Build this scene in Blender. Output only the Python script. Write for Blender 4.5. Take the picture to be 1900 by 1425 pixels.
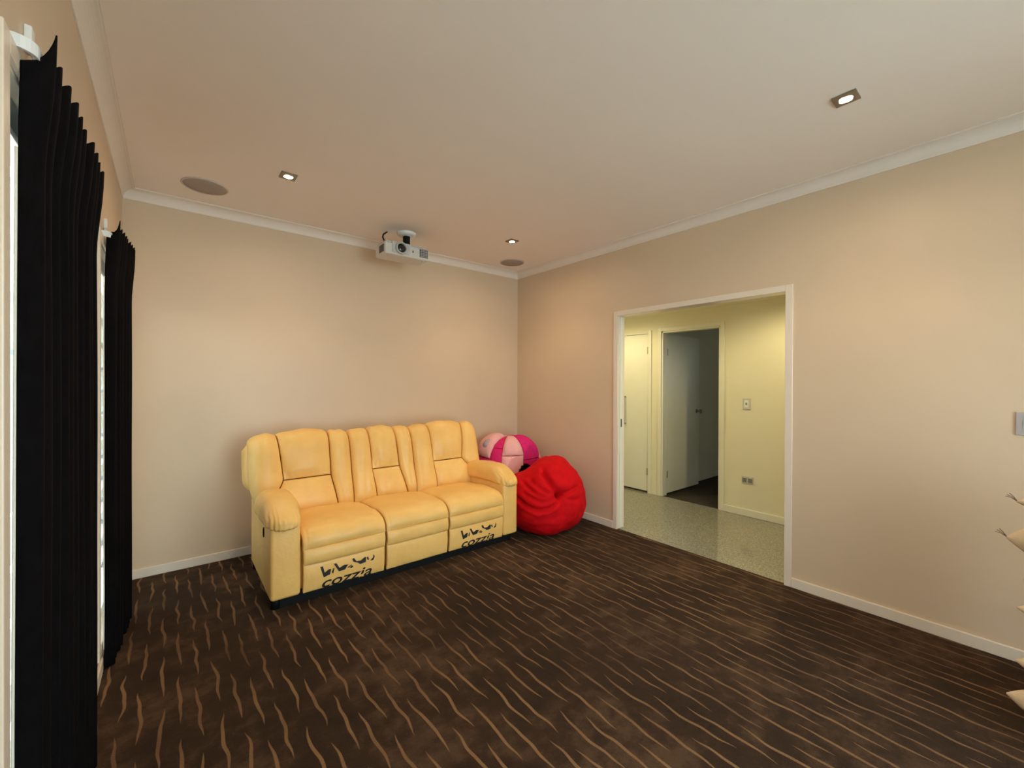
import bpy, bmesh, math, random
from mathutils import Matrix, Vector, noise
for o in list(bpy.data.objects): bpy.data.objects.remove(o)
scene = bpy.context.scene
col = scene.collection
R = math.radians
random.seed(4)

# ------------------------------------------------------------------ camera
CAM_H = 1.42
cam_d = bpy.data.cameras.new('camera'); cam = bpy.data.objects.new('camera', cam_d); col.objects.link(cam)
cam_d.sensor_width = 36.0; cam_d.lens = 779.06 / 1900 * 36.0; cam_d.clip_start = 0.02
cam.matrix_world = (Matrix.Translation((0, 0, CAM_H)) @ Matrix.Rotation(-R(39.077), 4, 'Z')
                    @ Matrix.Rotation(math.pi / 2 - R(0.177), 4, 'X') @ Matrix.Rotation(R(0.216), 4, 'Z'))
scene.camera = cam
# ------------------------------------------------------------------ world, exposure
world = bpy.data.worlds.new('overcast_sky'); scene.world = world; world.use_nodes = True
bg = world.node_tree.nodes['Background']
bg.inputs['Color'].default_value = (0.93, 0.965, 1.0, 1); bg.inputs['Strength'].default_value = 6.2
scene.view_settings.view_transform = 'Standard'; scene.view_settings.look = 'None'
scene.view_settings.exposure = 0.42; scene.view_settings.gamma = 1.0
scene.view_settings.use_curve_mapping = False
LAMP_W = 18.5            # each downlight, beam
SPILL_W = 12.5            # each downlight, wide spill
HALL_W = 48.0

# ------------------------------------------------------------------ room sizes
XL, XR, YB, YF = -0.27, 3.37, 4.044, -1.7
HC = 2.785                     # ceiling
CORN = 0.072                   # cornice
DY0, DY1, DZ = 1.085, 2.52, 2.071   # doorway in the right wall
HX = 4.79                      # far wall of the hall
HALL_C = 2.37

# ------------------------------------------------------------------ node helpers
def new_mat(name):
    m = bpy.data.materials.new(name); m.use_nodes = True
    nt = m.node_tree; b = nt.nodes['Principled BSDF']
    return m, nt, b
def lnk(nt, a, b): nt.links.new(a, b)
def mth(nt, op, a, b=None, c=None):
    n = nt.nodes.new('ShaderNodeMath'); n.operation = op
    for i, v in enumerate((a, b, c)):
        if v is None: continue
        if isinstance(v, (int, float)): n.inputs[i].default_value = v
        else: lnk(nt, v, n.inputs[i])
    return n.outputs[0]
def coords(nt): return nt.nodes.new('ShaderNodeTexCoord').outputs['Object']
def noise_tex(nt, vec, scale, detail=3, rough=0.55):
    n = nt.nodes.new('ShaderNodeTexNoise'); lnk(nt, vec, n.inputs['Vector'])
    n.inputs['Scale'].default_value = scale; n.inputs['Detail'].default_value = detail; n.inputs['Roughness'].default_value = rough
    return n.outputs['Fac']
def ramp(nt, fac, stops):
    n = nt.nodes.new('ShaderNodeValToRGB'); lnk(nt, fac, n.inputs[0])
    e = n.color_ramp.elements
    while len(e) < len(stops): e.new(0.5)
    for el, (p, c) in zip(e, stops): el.position = p; el.color = (*c, 1)
    return n.outputs[0]
def mix(nt, fac, a, b):
    n = nt.nodes.new('ShaderNodeMix'); n.data_type = 'RGBA'
    for sock, v in ((n.inputs[0], fac), (n.inputs[6], a), (n.inputs[7], b)):
        if isinstance(v, tuple): sock.default_value = (*v, 1)
        elif isinstance(v, (int, float)): sock.default_value = v
        else: lnk(nt, v, sock)
    return n.outputs[2]
def bump(nt, b, h, strength, dist):
    n = nt.nodes.new('ShaderNodeBump'); n.inputs['Strength'].default_value = strength; n.inputs['Distance'].default_value = dist
    lnk(nt, h, n.inputs['Height']); lnk(nt, n.outputs[0], b.inputs['Normal'])
def simple(name, c, rough=0.5, metal=0.0, var=0.06, scale=8.0, bstr=0.0, bscale=200.0, bdist=0.002, spec=None, coat=0.0, sheen=0.0):
    m, nt, b = new_mat(name)
    v = coords(nt); f = noise_tex(nt, v, scale)
    lo = tuple(x * (1 - var) for x in c); hi = tuple(min(1, x * (1 + var)) for x in c)
    lnk(nt, ramp(nt, f, [(0.3, lo), (0.7, hi)]), b.inputs['Base Color'])
    b.inputs['Roughness'].default_value = rough; b.inputs['Metallic'].default_value = metal
    if spec is not None: b.inputs['Specular IOR Level'].default_value = spec
    if coat: b.inputs['Coat Weight'].default_value = coat
    if sheen: b.inputs['Sheen Weight'].default_value = sheen; b.inputs['Sheen Roughness'].default_value = 0.5
    if bstr: bump(nt, b, noise_tex(nt, v, bscale, 2), bstr, bdist)
    return m
def emit(name, c, s):
    m, nt, b = new_mat(name)
    b.inputs['Base Color'].default_value = (*c, 1)
    b.inputs['Emission Color'].default_value = (*c, 1); b.inputs['Emission Strength'].default_value = s
    return m

def carpet_mat():
    m, nt, b = new_mat('brown_carpet')
    v = coords(nt)
    s = nt.nodes.new('ShaderNodeSeparateXYZ'); lnk(nt, v, s.inputs[0])
    X, Y = s.outputs[0], s.outputs[1]
    # woven dashes running along the room: 66 mm columns, 455 mm repeat, each dash wavy and tapered
    wn = nt.nodes.new('ShaderNodeTexNoise'); wn.noise_dimensions = '2D'
    cb = nt.nodes.new('ShaderNodeCombineXYZ')
    P, L, DUTY = 0.0665, 0.455, 0.82
    colf = mth(nt, 'FLOOR', mth(nt, 'DIVIDE', X, P))
    lnk(nt, mth(nt, 'MULTIPLY', colf, 7.31), cb.inputs[0]); lnk(nt, mth(nt, 'MULTIPLY', Y, 5.0), cb.inputs[1])
    lnk(nt, cb.outputs[0], wn.inputs['Vector']); wn.inputs['Scale'].default_value = 1.0; wn.inputs['Detail'].default_value = 1.0
    wob = mth(nt, 'MULTIPLY', mth(nt, 'SUBTRACT', wn.outputs['Fac'], 0.5), 0.046)
    xin = mth(nt, 'SUBTRACT', mth(nt, 'SUBTRACT', X, mth(nt, 'MULTIPLY', colf, P)), P / 2)
    dx = mth(nt, 'ABSOLUTE', mth(nt, 'ADD', xin, wob))
    white = nt.nodes.new('ShaderNodeTexWhiteNoise'); white.noise_dimensions = '1D'
    lnk(nt, colf, white.inputs['W'])
    off = mth(nt, 'ADD', mth(nt, 'MULTIPLY', colf, 0.41), mth(nt, 'MULTIPLY', white.outputs['Value'], 0.25))
    t = mth(nt, 'DIVIDE', mth(nt, 'FRACT', mth(nt, 'ADD', mth(nt, 'DIVIDE', Y, L), off)), DUTY)
    # width: zero at both ends of the dash
    wv = mth(nt, 'MULTIPLY', mth(nt, 'MULTIPLY', t, mth(nt, 'SUBTRACT', 1.0, t)), 4.0)
    wid = mth(nt, 'MULTIPLY', mth(nt, 'POWER', mth(nt, 'MAXIMUM', wv, 0.0), 0.6), 0.0082); wid = mth(nt, 'SUBTRACT', wid, 0.0016)
    d = mth(nt, 'SUBTRACT', wid, dx)
    mask = nt.nodes.new('ShaderNodeMapRange'); lnk(nt, d, mask.inputs[0])
    mask.inputs[1].default_value = -0.0012; mask.inputs[2].default_value = 0.0012
    # brushed pile: lighter and darker patches where it was walked on
    f1 = noise_tex(nt, v, 1.6, 4, 0.6); f2 = noise_tex(nt, v, 9.0, 5, 0.7); f3 = noise_tex(nt, v, 320, 2)
    f = mth(nt, 'ADD', mth(nt, 'MULTIPLY', f1, 0.55), mth(nt, 'MULTIPLY', f2, 0.45))
    base = ramp(nt, f, [(0.38, (0.020, 0.0105, 0.006)), (0.50, (0.034, 0.0175, 0.0095)), (0.60, (0.072, 0.040, 0.021))])
    stripe = (0.21, 0.115, 0.052)
    worn = nt.nodes.new('ShaderNodeMapRange'); lnk(nt, noise_tex(nt, v, 1.1, 3, 0.6), worn.inputs[0]); worn.inputs[1].default_value = 0.42; worn.inputs[2].default_value = 0.62; worn.inputs[3].default_value = 1.0; worn.inputs[4].default_value = 0.30
    c = mix(nt, mth(nt, 'MULTIPLY', mask.outputs[0], worn.outputs[0]), base, stripe)
    sp = ramp(nt, f3, [(0.3, (0.72, 0.72, 0.72)), (0.7, (1.28, 1.28, 1.28))])
    mu = nt.nodes.new('ShaderNodeMix'); mu.data_type = 'RGBA'; mu.blend_type = 'MULTIPLY'; mu.inputs[0].default_value = 1
    lnk(nt, c, mu.inputs[6]); lnk(nt, sp, mu.inputs[7]); lnk(nt, mu.outputs[2], b.inputs['Base Color'])
    b.inputs['Roughness'].default_value = 0.95; b.inputs['Specular IOR Level'].default_value = 0.15
    b.inputs['Sheen Weight'].default_value = 0.06; b.inputs['Sheen Roughness'].default_value = 0.5
    b.inputs['Sheen Tint'].default_value = (0.8, 0.5, 0.3, 1)
    bump(nt, b, f3, 0.5, 0.006)
    return m
def concrete_mat():
    m, nt, b = new_mat('polished_concrete')
    v = coords(nt)
    vo = nt.nodes.new('ShaderNodeTexVoronoi'); lnk(nt, v, vo.inputs['Vector']); vo.inputs['Scale'].default_value = 150
    g = nt.nodes.new('ShaderNodeSeparateColor'); lnk(nt, vo.outputs['Color'], g.inputs[0])
    c = ramp(nt, g.outputs[0], [(0.0, (0.17, 0.165, 0.125)), (0.45, (0.25, 0.24, 0.18)), (0.8, (0.32, 0.305, 0.235)), (1.0, (0.42, 0.395, 0.31))])
    c = mix(nt, mth(nt, 'MULTIPLY', noise_tex(nt, v, 3.0), 0.35), c, (0.22, 0.22, 0.17))
    lnk(nt, c, b.inputs['Base Color'])
    b.inputs['Roughness'].default_value = 0.11; b.inputs['Specular IOR Level'].default_value = 0.8
    return m
def glass_mat():
    m, nt, b = new_mat('louvre_glass')
    nt.nodes.remove(b)
    tr = nt.nodes.new('ShaderNodeBsdfTransparent'); tr.inputs[0].default_value = (0.86, 0.95, 0.97, 1)
    gl = nt.nodes.new('ShaderNodeBsdfGlossy'); gl.inputs['Roughness'].default_value = 0.03
    fr = nt.nodes.new('ShaderNodeFresnel'); fr.inputs[0].default_value = 1.45
    mx = nt.nodes.new('ShaderNodeMixShader')
    lnk(nt, mth(nt, 'MULTIPLY', fr.outputs[0], 0.7), mx.inputs[0]); lnk(nt, tr.outputs[0], mx.inputs[1]); lnk(nt, gl.outputs[0], mx.inputs[2])
    lnk(nt, mx.outputs[0], nt.nodes['Material Output'].inputs[0])
    return m
def leather_mat():
    m, nt, b = new_mat('cream_leather')
    v = coords(nt)
    f = noise_tex(nt, v, 5.0, 3)
    lnk(nt, ramp(nt, f, [(0.3, (0.86, 0.50, 0.145)), (0.7, (0.93, 0.57, 0.18))]), b.inputs['Base Color'])
    b.inputs['Roughness'].default_value = 0.42; b.inputs['Specular IOR Level'].default_value = 0.4
    h = mth(nt, 'ADD', mth(nt, 'MULTIPLY', noise_tex(nt, v, 22, 3), 1.0), mth(nt, 'MULTIPLY', noise_tex(nt, v, 260, 2), 0.12))
    bump(nt, b, h, 0.35, 0.008)
    return m

M = {
 'wall': simple('cream_wall_paint', (0.70, 0.53, 0.36), 0.42, var=0.02, scale=1.5, bstr=0.12, bscale=60, bdist=0.003, spec=0.35),
 'ceiling': simple('ceiling_paint', (0.93, 0.82, 0.715), 0.8, var=0.015, scale=1.0, bstr=0.08, bscale=50, bdist=0.003),
 'trim': simple('gloss_trim_paint', (0.82, 0.70, 0.56), 0.3, var=0.01, spec=0.4),
 'cornice': simple('cornice_paint', (0.84, 0.74, 0.63), 0.6, var=0.01),
 'hallwall': simple('hall_wall_paint', (0.80, 0.75, 0.54), 0.5, var=0.02, scale=1.5, bstr=0.1, bscale=60, bdist=0.003),
 'halltrim': simple('hall_trim_paint', (0.80, 0.78, 0.64), 0.35, var=0.01),
 'carpet': carpet_mat(), 'concrete': concrete_mat(), 'glass': glass_mat(), 'leather': leather_mat(),
 'darkcarpet': simple('dark_carpet', (0.035, 0.027, 0.018), 0.95, var=0.4, scale=60),
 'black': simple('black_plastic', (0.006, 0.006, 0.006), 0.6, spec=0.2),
 'printblack': simple('black_print', (0.014, 0.012, 0.014), 0.6),
 'curtain': simple('black_drape', (0.0035, 0.003, 0.0034), 0.9, var=0.3, scale=30, bstr=0.3, bscale=500, bdist=0.001, spec=0.08),
 'lining': simple('cream_lining', (0.78, 0.74, 0.62), 0.8, var=0.03),
 'alum': simple('white_aluminium', (0.80, 0.82, 0.80), 0.35, var=0.01),
 'clip': simple('grey_clip', (0.16, 0.20, 0.24), 0.5),
 'bluegrey': simple('blue_grey_frame', (0.36, 0.47, 0.55), 0.4),
 'white': simple('white_plastic', (0.82, 0.80, 0.74), 0.4, var=0.01),
 'chrome': simple('brushed_steel', (0.30, 0.26, 0.21), 0.35, metal=0.9),
 'steel': simple('satin_steel', (0.42, 0.40, 0.34), 0.3, metal=1.0),
 'speaker': simple('grille_cloth', (0.40, 0.33, 0.28), 0.9, var=0.05, scale=300),
 'speaker_rim': simple('speaker_rim_paint', (0.58, 0.51, 0.45), 0.6),
 'proj': simple('projector_shell', (0.66, 0.63, 0.56), 0.45, var=0.02),
 'proj_grey': simple('projector_grey', (0.52, 0.51, 0.49), 0.4),
 'vent': simple('vent_grey', (0.10, 0.10, 0.085), 0.6),
 'lens': simple('lens_black', (0.006, 0.005, 0.008), 0.08, spec=0.6),
 'red': simple('red_cotton', (0.62, 0.002, 0.006), 0.8, spec=0.15, var=0.12, scale=12, bstr=0.25, bscale=130, bdist=0.004),
 'pink': simple('pale_pink_plush', (0.86, 0.44, 0.42), 0.9, var=0.05, scale=40, bstr=0.4, bscale=220, bdist=0.003),
 'magenta': simple('magenta_plush', (0.74, 0.010, 0.17), 0.85, var=0.12, scale=30, bstr=0.4, bscale=220, bdist=0.003),
 'greyfelt': simple('grey_felt', (0.42, 0.34, 0.36), 0.9),
 'cushion': simple('beige_cushion_cloth', (0.74, 0.58, 0.38), 0.85, var=0.08, scale=25, bstr=0.4, bscale=180, bdist=0.003),
 'fringe': simple('brown_thread', (0.16, 0.11, 0.06), 0.9),
 'bulb': emit('lit_bulb', (1.0, 0.86, 0.62), 30.0),
 'grass': simple('pale_paving', (0.86, 0.85, 0.82), 0.9, var=0.1, scale=4),
 'bluepanel': simple('pale_blue_panel', (0.62, 0.70, 0.76), 0.8, var=0.06, scale=3),
 'switch': simple('switch_plate', (0.56, 0.57, 0.50), 0.4, var=0.01),
 'switchdark': simple('socket_face', (0.20, 0.22, 0.20), 0.4),
 'plategrey': simple('grey_wall_plate', (0.42, 0.37, 0.35), 0.4, var=0.01),
}

# ------------------------------------------------------------------ object helpers
ORG = {}
def lerp(a, b, t): return a + (b - a) * t
def tag(o, label=None, cat=None, group=None, kind=None):
    if label: o['label'] = label
    if cat: o['category'] = cat
    if group: o['group'] = group
    if kind: o['kind'] = kind
    return o
def thing(name, loc, label, cat, group=None, kind=None):
    o = bpy.data.objects.new(name, None); col.objects.link(o); o.location = loc; o.empty_display_size = 0.1
    ORG[o.name] = Vector(loc)
    return tag(o, label, cat, group, kind)
def mobj(name, verts, faces, mat, parent=None, smooth=True, loc=None):
    """verts in world coordinates; stored relative to the thing's base"""
    org = ORG[parent.name] if parent else Vector(loc or (0, 0, 0))
    me = bpy.data.meshes.new(name)
    me.from_pydata([tuple(Vector(v) - org) for v in verts], [], faces)
    me.materials.append(M[mat] if isinstance(mat, str) else mat)
    if smooth:
        for p in me.polygons: p.use_smooth = True
    me.update()
    o = bpy.data.objects.new(name, me); col.objects.link(o)
    if parent: o.parent = parent
    else: o.location = org
    ORG[o.name] = org
    bm = bmesh.new(); bm.from_mesh(me); bmesh.ops.recalc_face_normals(bm, faces=bm.faces); bm.to_mesh(me); bm.free()
    return o
def box_vf(a, b, bev=0.0, seg=2):
    bm = bmesh.new(); bmesh.ops.create_cube(bm, size=1)
    for v in bm.verts: v.co = Vector([(a[i] + b[i]) / 2 + v.co[i] * (b[i] - a[i]) for i in range(3)])
    if bev: bmesh.ops.bevel(bm, geom=bm.edges[:], offset=bev, segments=seg, profile=0.5, affect='EDGES')
    bm.verts.ensure_lookup_table(); bm.verts.index_update()
    r = ([v.co.copy() for v in bm.verts], [[v.index for v in f.verts] for f in bm.faces]); bm.free()
    return r
def join(*vfs):
    V, F = [], []
    for v, f in vfs:
        n = len(V); V += list(v); F += [[i + n for i in q] for q in f]
    return V, F
def boxes(name, bl, mat, parent=None, bev=0.0, loc=None, smooth=False):
    v, f = join(*[box_vf(a, b, bev) for a, b in bl])
    return mobj(name, v, f, mat, parent, smooth, loc)
def cyl_vf(c, r, depth, axis='z', n=24, r2=None):
    r2 = r if r2 is None else r2
    V = []
    for k, rr in ((0, r), (1, r2)):
        for i in range(n):
            t = 2 * math.pi * i / n; p, q = rr * math.cos(t), rr * math.sin(t); h = depth * k
            V.append(Vector(c) + Vector({'z': (p, q, h), 'y': (p, h, q), 'x': (h, p, q)}[axis]))
    F = [[i, (i + 1) % n, n + (i + 1) % n, n + i] for i in range(n)] + [list(range(n))[::-1], list(range(n, 2 * n))]
    return V, F
def tube_vf(pts, r, n=8):
    pts = [Vector(p) for p in pts]; V, F = [], []
    for k, p in enumerate(pts):
        d = (pts[min(k + 1, len(pts) - 1)] - pts[max(k - 1, 0)]).normalized()
        a = d.orthogonal().normalized() if k == 0 else (a - d * a.dot(d)).normalized()
        b = d.cross(a)
        for i in range(n):
            t = 2 * math.pi * i / n; V.append(p + a * (r * math.cos(t)) + b * (r * math.sin(t)))
    for k in range(len(pts) - 1):
        for i in range(n): F.append([k * n + i, k * n + (i + 1) % n, (k + 1) * n + (i + 1) % n, (k + 1) * n + i])
    F += [list(range(n))[::-1], [(len(pts) - 1) * n + i for i in range(n)]]
    return V, F
def lathe_vf(c, prof, n=32, down=False):
    V, F = [], []
    for r, z in prof:
        for i in range(n):
            t = 2 * math.pi * i / n; V.append(Vector(c) + Vector((r * math.cos(t), r * math.sin(t), z)))
    for k in range(len(prof) - 1):
        for i in range(n): F.append([k * n + i, k * n + (i + 1) % n, (k + 1) * n + (i + 1) % n, (k + 1) * n + i])
    F += [list(range(n))[::-1], [(len(prof) - 1) * n + i for i in range(n)]]
    return V, F
def sp(n):       # samples on 0..1, denser at both ends
    return [0.5 - 0.5 * math.cos(math.pi * i / n) for i in range(n + 1)]
def pad_vf(f, nu, nv, bulge, back, p=3.5, extra=None, inset=0.0):
    """an upholstered pad: surface f(u,v) inflated along its normal, closed behind"""
    U, W = sp(nu), sp(nv); V = []; N = []
    e = 1e-3
    def prof(t): return max(0.0, 1 - abs(2 * t - 1) ** p) ** 0.5
    for v in W:
        for u in U:
            P0 = Vector(f(u, v))
            du = Vector(f(min(1, u + e), v)) - Vector(f(max(0, u - e), v)); dv = Vector(f(u, min(1, v + e))) - Vector(f(u, max(0, v - e)))
            n = du.cross(dv).normalized(); N.append(n)
            h = bulge * prof(u) * prof(v)
            if extra: h += extra(u, v) * min(1, 4 * prof(u) * prof(v))
            V.append(P0 + n * h)
    nf = len(V); cnt = nu + 1
    for j, v in enumerate(W):
        for i, u in enumerate(U): V.append(Vector(f(u, v)) - N[j * cnt + i] * back)
    F = []
    for j in range(nv):
        for i in range(nu):
            a = j * cnt + i; q = [a, a + 1, a + cnt + 1, a + cnt]
            F.append(q); F.append([x + nf for x in q[::-1]])
    ring = [i for i in range(nu)] + [j * cnt + nu for j in range(nv)] + [nv * cnt + i for i in range(nu, 0, -1)] + [j * cnt for j in range(nv, 0, -1)]
    for k in range(len(ring)):
        a, b = ring[k], ring[(k + 1) % len(ring)]; F.append([b, a, a + nf, b + nf])
    return V, F
def sweep_rect(name, prof, x0, x1, y0, y1, mat):
    """profile (inward offset, z) swept round a rectangle with mitred corners"""
    V, F = [], []; n = len(prof)
    for cx, cy, sx, sy in ((x0, y0, 1, 1), (x1, y0, -1, 1), (x1, y1, -1, -1), (x0, y1, 1, -1)):
        for d, z in prof: V.append((cx + sx * d, cy + sy * d, z))
    for k in range(4):
        for i in range(n): F.append([k * n + i, k * n + (i + 1) % n, ((k + 1) % 4) * n + (i + 1) % n, ((k + 1) % 4) * n + i])
    o = mobj(name, V, F, mat, smooth=False); tag(o, kind='structure'); return o
def struct(name, bl, mat, bev=0.0, parent=None):
    o = boxes(name, bl, mat, parent, bev)
    if not parent: tag(o, kind='structure')
    return o
def frame_boxes(plane, d0, d1, y0, y1, z0, z1, w, bottom=False):
    """architrave round an opening in an x-plane"""
    L = [((d0, y0 - w, z0), (d1, y0, z1 + w)), ((d0, y1, z0), (d1, y1 + w, z1 + w)), ((d0, y0, z1), (d1, y1, z1 + w))]
    if bottom: L.append(((d0, y0 - w, z0 - w), (d1, y1 + w, z0)))
    return L

# ------------------------------------------------------------------ the room shell
struct('floor', [((XL - 0.12, YF - 0.1, -0.1), (XR + 0.02, YB + 0.1, 0))], 'carpet')
struct('ceiling', [((XL - 0.12, YF - 0.1, HC), (XR + 0.1, YB + 0.1, HC + 0.1))], 'ceiling')
struct('wall_back', [((XL - 0.12, YB, -0.1), (XR + 0.1, YB + 0.1, HC))], 'wall')
FX0, FX1, FZ = 0.45, 2.65, 2.62
struct('wall_front', [((XL - 0.12, YF - 0.1, -0.1), (FX0, YF, HC)), ((FX1, YF - 0.1, -0.1), (XR + 0.1, YF, HC)), ((FX0, YF - 0.1, FZ), (FX1, YF, HC))], 'wall')
struct('wall_right', [((XR, YF, -0.1), (XR + 0.1, DY0 - 0.011, HC)), ((XR, DY1 + 0.011, -0.1), (XR + 0.1, YB, HC)), ((XR, DY0 - 0.011, DZ + 0.011), (XR + 0.1, DY1 + 0.011, HC))], 'wall')
WIN = [(1.335, 2.12), (2.79, 3.72), (-0.75, 0.35)]  # last opening is unseen, beside the camera, added to bring in more daylight
WZ0, WZ1 = 0.14, 2.10
ys = [YF]
for a, b in sorted(WIN): ys += [a, b]
ys.append(YB)
wl = [((XL - 0.12, ys[i], -0.1), (XL, ys[i + 1], HC)) for i in range(0, len(ys), 2)]
for a, b in WIN: wl += [((XL - 0.12, a, -0.1), (XL, b, WZ0)), ((XL - 0.12, a, WZ1), (XL, b, HC))]
struct('wall_left', wl, 'wall')
# coved cornice round the ceiling
cp = [(0, HC), (0, HC - CORN), (0.006, HC - CORN), (0.008, HC - CORN + 0.007)]
for k in range(9):
    t = k / 8 * math.pi / 2
    cp.append((CORN - 0.008 - (CORN - 0.016) * math.cos(t), HC - CORN + 0.008 + (CORN - 0.016) * math.sin(t)))
cp += [(CORN - 0.007, HC - 0.006), (CORN, HC - 0.006), (CORN, HC)]
sweep_rect('trim_1', cp, XL, XR, YF, YB, 'cornice')
# skirting boards
BH = 0.068
def skirt(name, bl, mat='trim'):
    o = boxes(name, bl, mat, None, 0.004); tag(o, kind='structure'); return o
skirt('baseboard_back', [((XL, YB - 0.014, 0), (XR, YB, BH))])
skirt('baseboard_right', [((XR - 0.014, YF, 0), (XR, DY0 - 0.045, BH)), ((XR - 0.014, DY1 + 0.045, 0), (XR, YB - 0.014, BH))])
skirt('baseboard_left', [((XL, YF, 0), (XL + 0.014, YB - 0.014, BH))])
skirt('baseboard_front', [((XL, YF, 0), (XR, YF + 0.014, BH))])
# doorway lining and architrave
struct('trim_2', frame_boxes('x', XR - 0.012, XR + 0.001, DY0, DY1, 0, DZ, 0.045)
       + [((XR - 0.006, DY0 - 0.012, 0), (XR + 0.106, DY0, DZ + 0.012)), ((XR - 0.006, DY1, 0), (XR + 0.106, DY1 + 0.012, DZ + 0.012)), ((XR - 0.006, DY0, DZ), (XR + 0.106, DY1, DZ + 0.012))], 'trim', 0.002)
# slot of the cavity sliding door in the far jamb with its flush pull
cd = boxes('door_1', [((XR + 0.03, DY1 - 0.006, 0.012), (XR + 0.068, DY1 + 0.02, DZ - 0.004))], 'halltrim', None, 0.002); tag(cd, kind='structure')
mobj('flush_pull', *box_vf((XR + 0.042, DY1 - 0.009, 0.99), (XR + 0.056, DY1 - 0.004, 1.07), 0.002), 'black', cd)

# ------------------------------------------------------------------ windows
def window(idx, y0, y1):
    w = thing('window_%d' % idx, (XL - 0.03, (y0 + y1) / 2, WZ0), None, None, kind='structure')
    X0, X1 = XL - 0.062, XL - 0.022
    fw = 0.032
    boxes('reveal', [((XL - 0.121, y0, WZ0 - 0.004), (XL + 0.001, y0 + 0.012, WZ1)), ((XL - 0.121, y1 - 0.012, WZ0 - 0.004), (XL + 0.001, y1, WZ1)),
                     ((XL - 0.121, y0, WZ1 - 0.012), (XL + 0.001, y1, WZ1)), ((XL - 0.121, y0, WZ0 - 0.004), (XL + 0.012, y1, WZ0 + 0.012))], 'trim', w, 0.002)
    boxes('architrave', frame_boxes('x', XL - 0.001, XL + 0.011, y0, y1, WZ0, WZ1, 0.045, True), 'trim', w, 0.003)
    boxes('frame', [((X0, y0 + 0.012, WZ0 + 0.012), (X1, y0 + 0.012 + fw, WZ1 - 0.012)), ((X0, y1 - 0.012 - fw, WZ0 + 0.012), (X1, y1 - 0.012, WZ1 - 0.012)),
                    ((X0, y0 + 0.012, WZ0 + 0.012), (X1, y1 - 0.012, WZ0 + 0.05))], 'alum', w, 0.002)
    boxes('head_frame', [((X0, y0 + 0.044, WZ1 - 0.10), (X1, y1 - 0.044, WZ1 - 0.012))], 'bluegrey', w, 0.003)
    boxes('head_frame', [((X0 + 0.004, y0 + 0.044, WZ1 - 0.118), (X1 + 0.008, y1 - 0.044, WZ1 - 0.10))], 'alum', w, 0.002)
    zs = []; z = 1.90
    while z - 0.145 > WZ0 + 0.04: zs.append(z); z -= 0.136
    xc = (X0 + X1) / 2; tilt = R(10); hl = 0.074
    bv = None
    for k, zt in enumerate(zs):
        zc = zt - 0.068
        c = Vector((xc, 0, zc)); d = Vector((math.sin(tilt) * hl, 0, math.cos(tilt) * hl)); n = Vector((math.cos(tilt), 0, -math.sin(tilt))) * 0.003
        P = [c - d - n, c + d - n, c + d + n, c - d + n]
        V = [Vector((q.x, yy, q.z)) for yy in (y0 + 0.05, y1 - 0.05) for q in P]
        F = [[0, 1, 2, 3], [7, 6, 5, 4]] + [[i, i + 4, (i + 1) % 4 + 4, (i + 1) % 4] for i in range(4)]
        mobj('louvre_blade', V, F, 'glass', w, False)
        for yy in (y0 + 0.042, y1 - 0.042 - 0.05):
            boxes('blade_clip', [((xc - 0.012, yy, zc - 0.078), (xc + 0.014, yy + 0.05, zc - 0.062))], 'clip', w)
    # daylight comes through the opening: importance portal for the sky
    ld = bpy.data.lights.new('sky_portal', 'AREA'); ld.shape = 'RECTANGLE'; ld.size = WZ1 - WZ0; ld.size_y = y1 - y0
    ld.cycles.is_portal = True
    lo = bpy.data.objects.new('sky_portal', ld); col.objects.link(lo)
    lo.location = (XL - 0.13, (y0 + y1) / 2, (WZ0 + WZ1) / 2); lo.rotation_euler = (0, -math.pi / 2, 0)
    return w
for i, (a, b) in enumerate(WIN): window(i + 1, a, b)
# unseen wide glazed sliding door behind the camera, added for fill daylight
w4 = thing('window_4', ((FX0 + FX1) / 2, YF - 0.05, 0), None, None, kind='structure')
xm = (FX0 + FX1) / 2
boxes('frame', [((FX0, YF - 0.08, 0), (FX0 + 0.05, YF - 0.02, FZ)), ((FX1 - 0.05, YF - 0.08, 0), (FX1, YF - 0.02, FZ)), ((xm - 0.03, YF - 0.08, 0), (xm + 0.03, YF - 0.02, FZ)),
                ((FX0, YF - 0.08, FZ - 0.05), (FX1, YF - 0.02, FZ)), ((FX0, YF - 0.08, 0), (FX1, YF - 0.02, 0.05))], 'alum', w4, 0.003)
for a, b in ((FX0 + 0.05, xm - 0.03), (xm + 0.03, FX1 - 0.05)): boxes('pane', [((a, YF - 0.053, 0.05), (b, YF - 0.047, FZ - 0.05))], 'glass', w4)
ld = bpy.data.lights.new('sky_portal', 'AREA'); ld.shape = 'RECTANGLE'; ld.size = FX1 - FX0; ld.size_y = FZ; ld.cycles.is_portal = True
lo = bpy.data.objects.new('sky_portal', ld); col.objects.link(lo); lo.location = (xm, YF - 0.11, FZ / 2); lo.rotation_euler = (math.pi / 2, 0, 0)
struct('ground_outside', [((-14, -14, -0.35), (XL - 0.12, 14, -0.25)), ((XL - 0.12, -14, -0.35), (9, YF - 0.1, -0.25))], 'grass')
struct('added_panel_outside', [((-1.75, -3.0, -0.3), (-1.65, 14, 1.95))], 'bluepanel')  # added panel: keeps the view through the louvres pale blue, not clipped white

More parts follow.
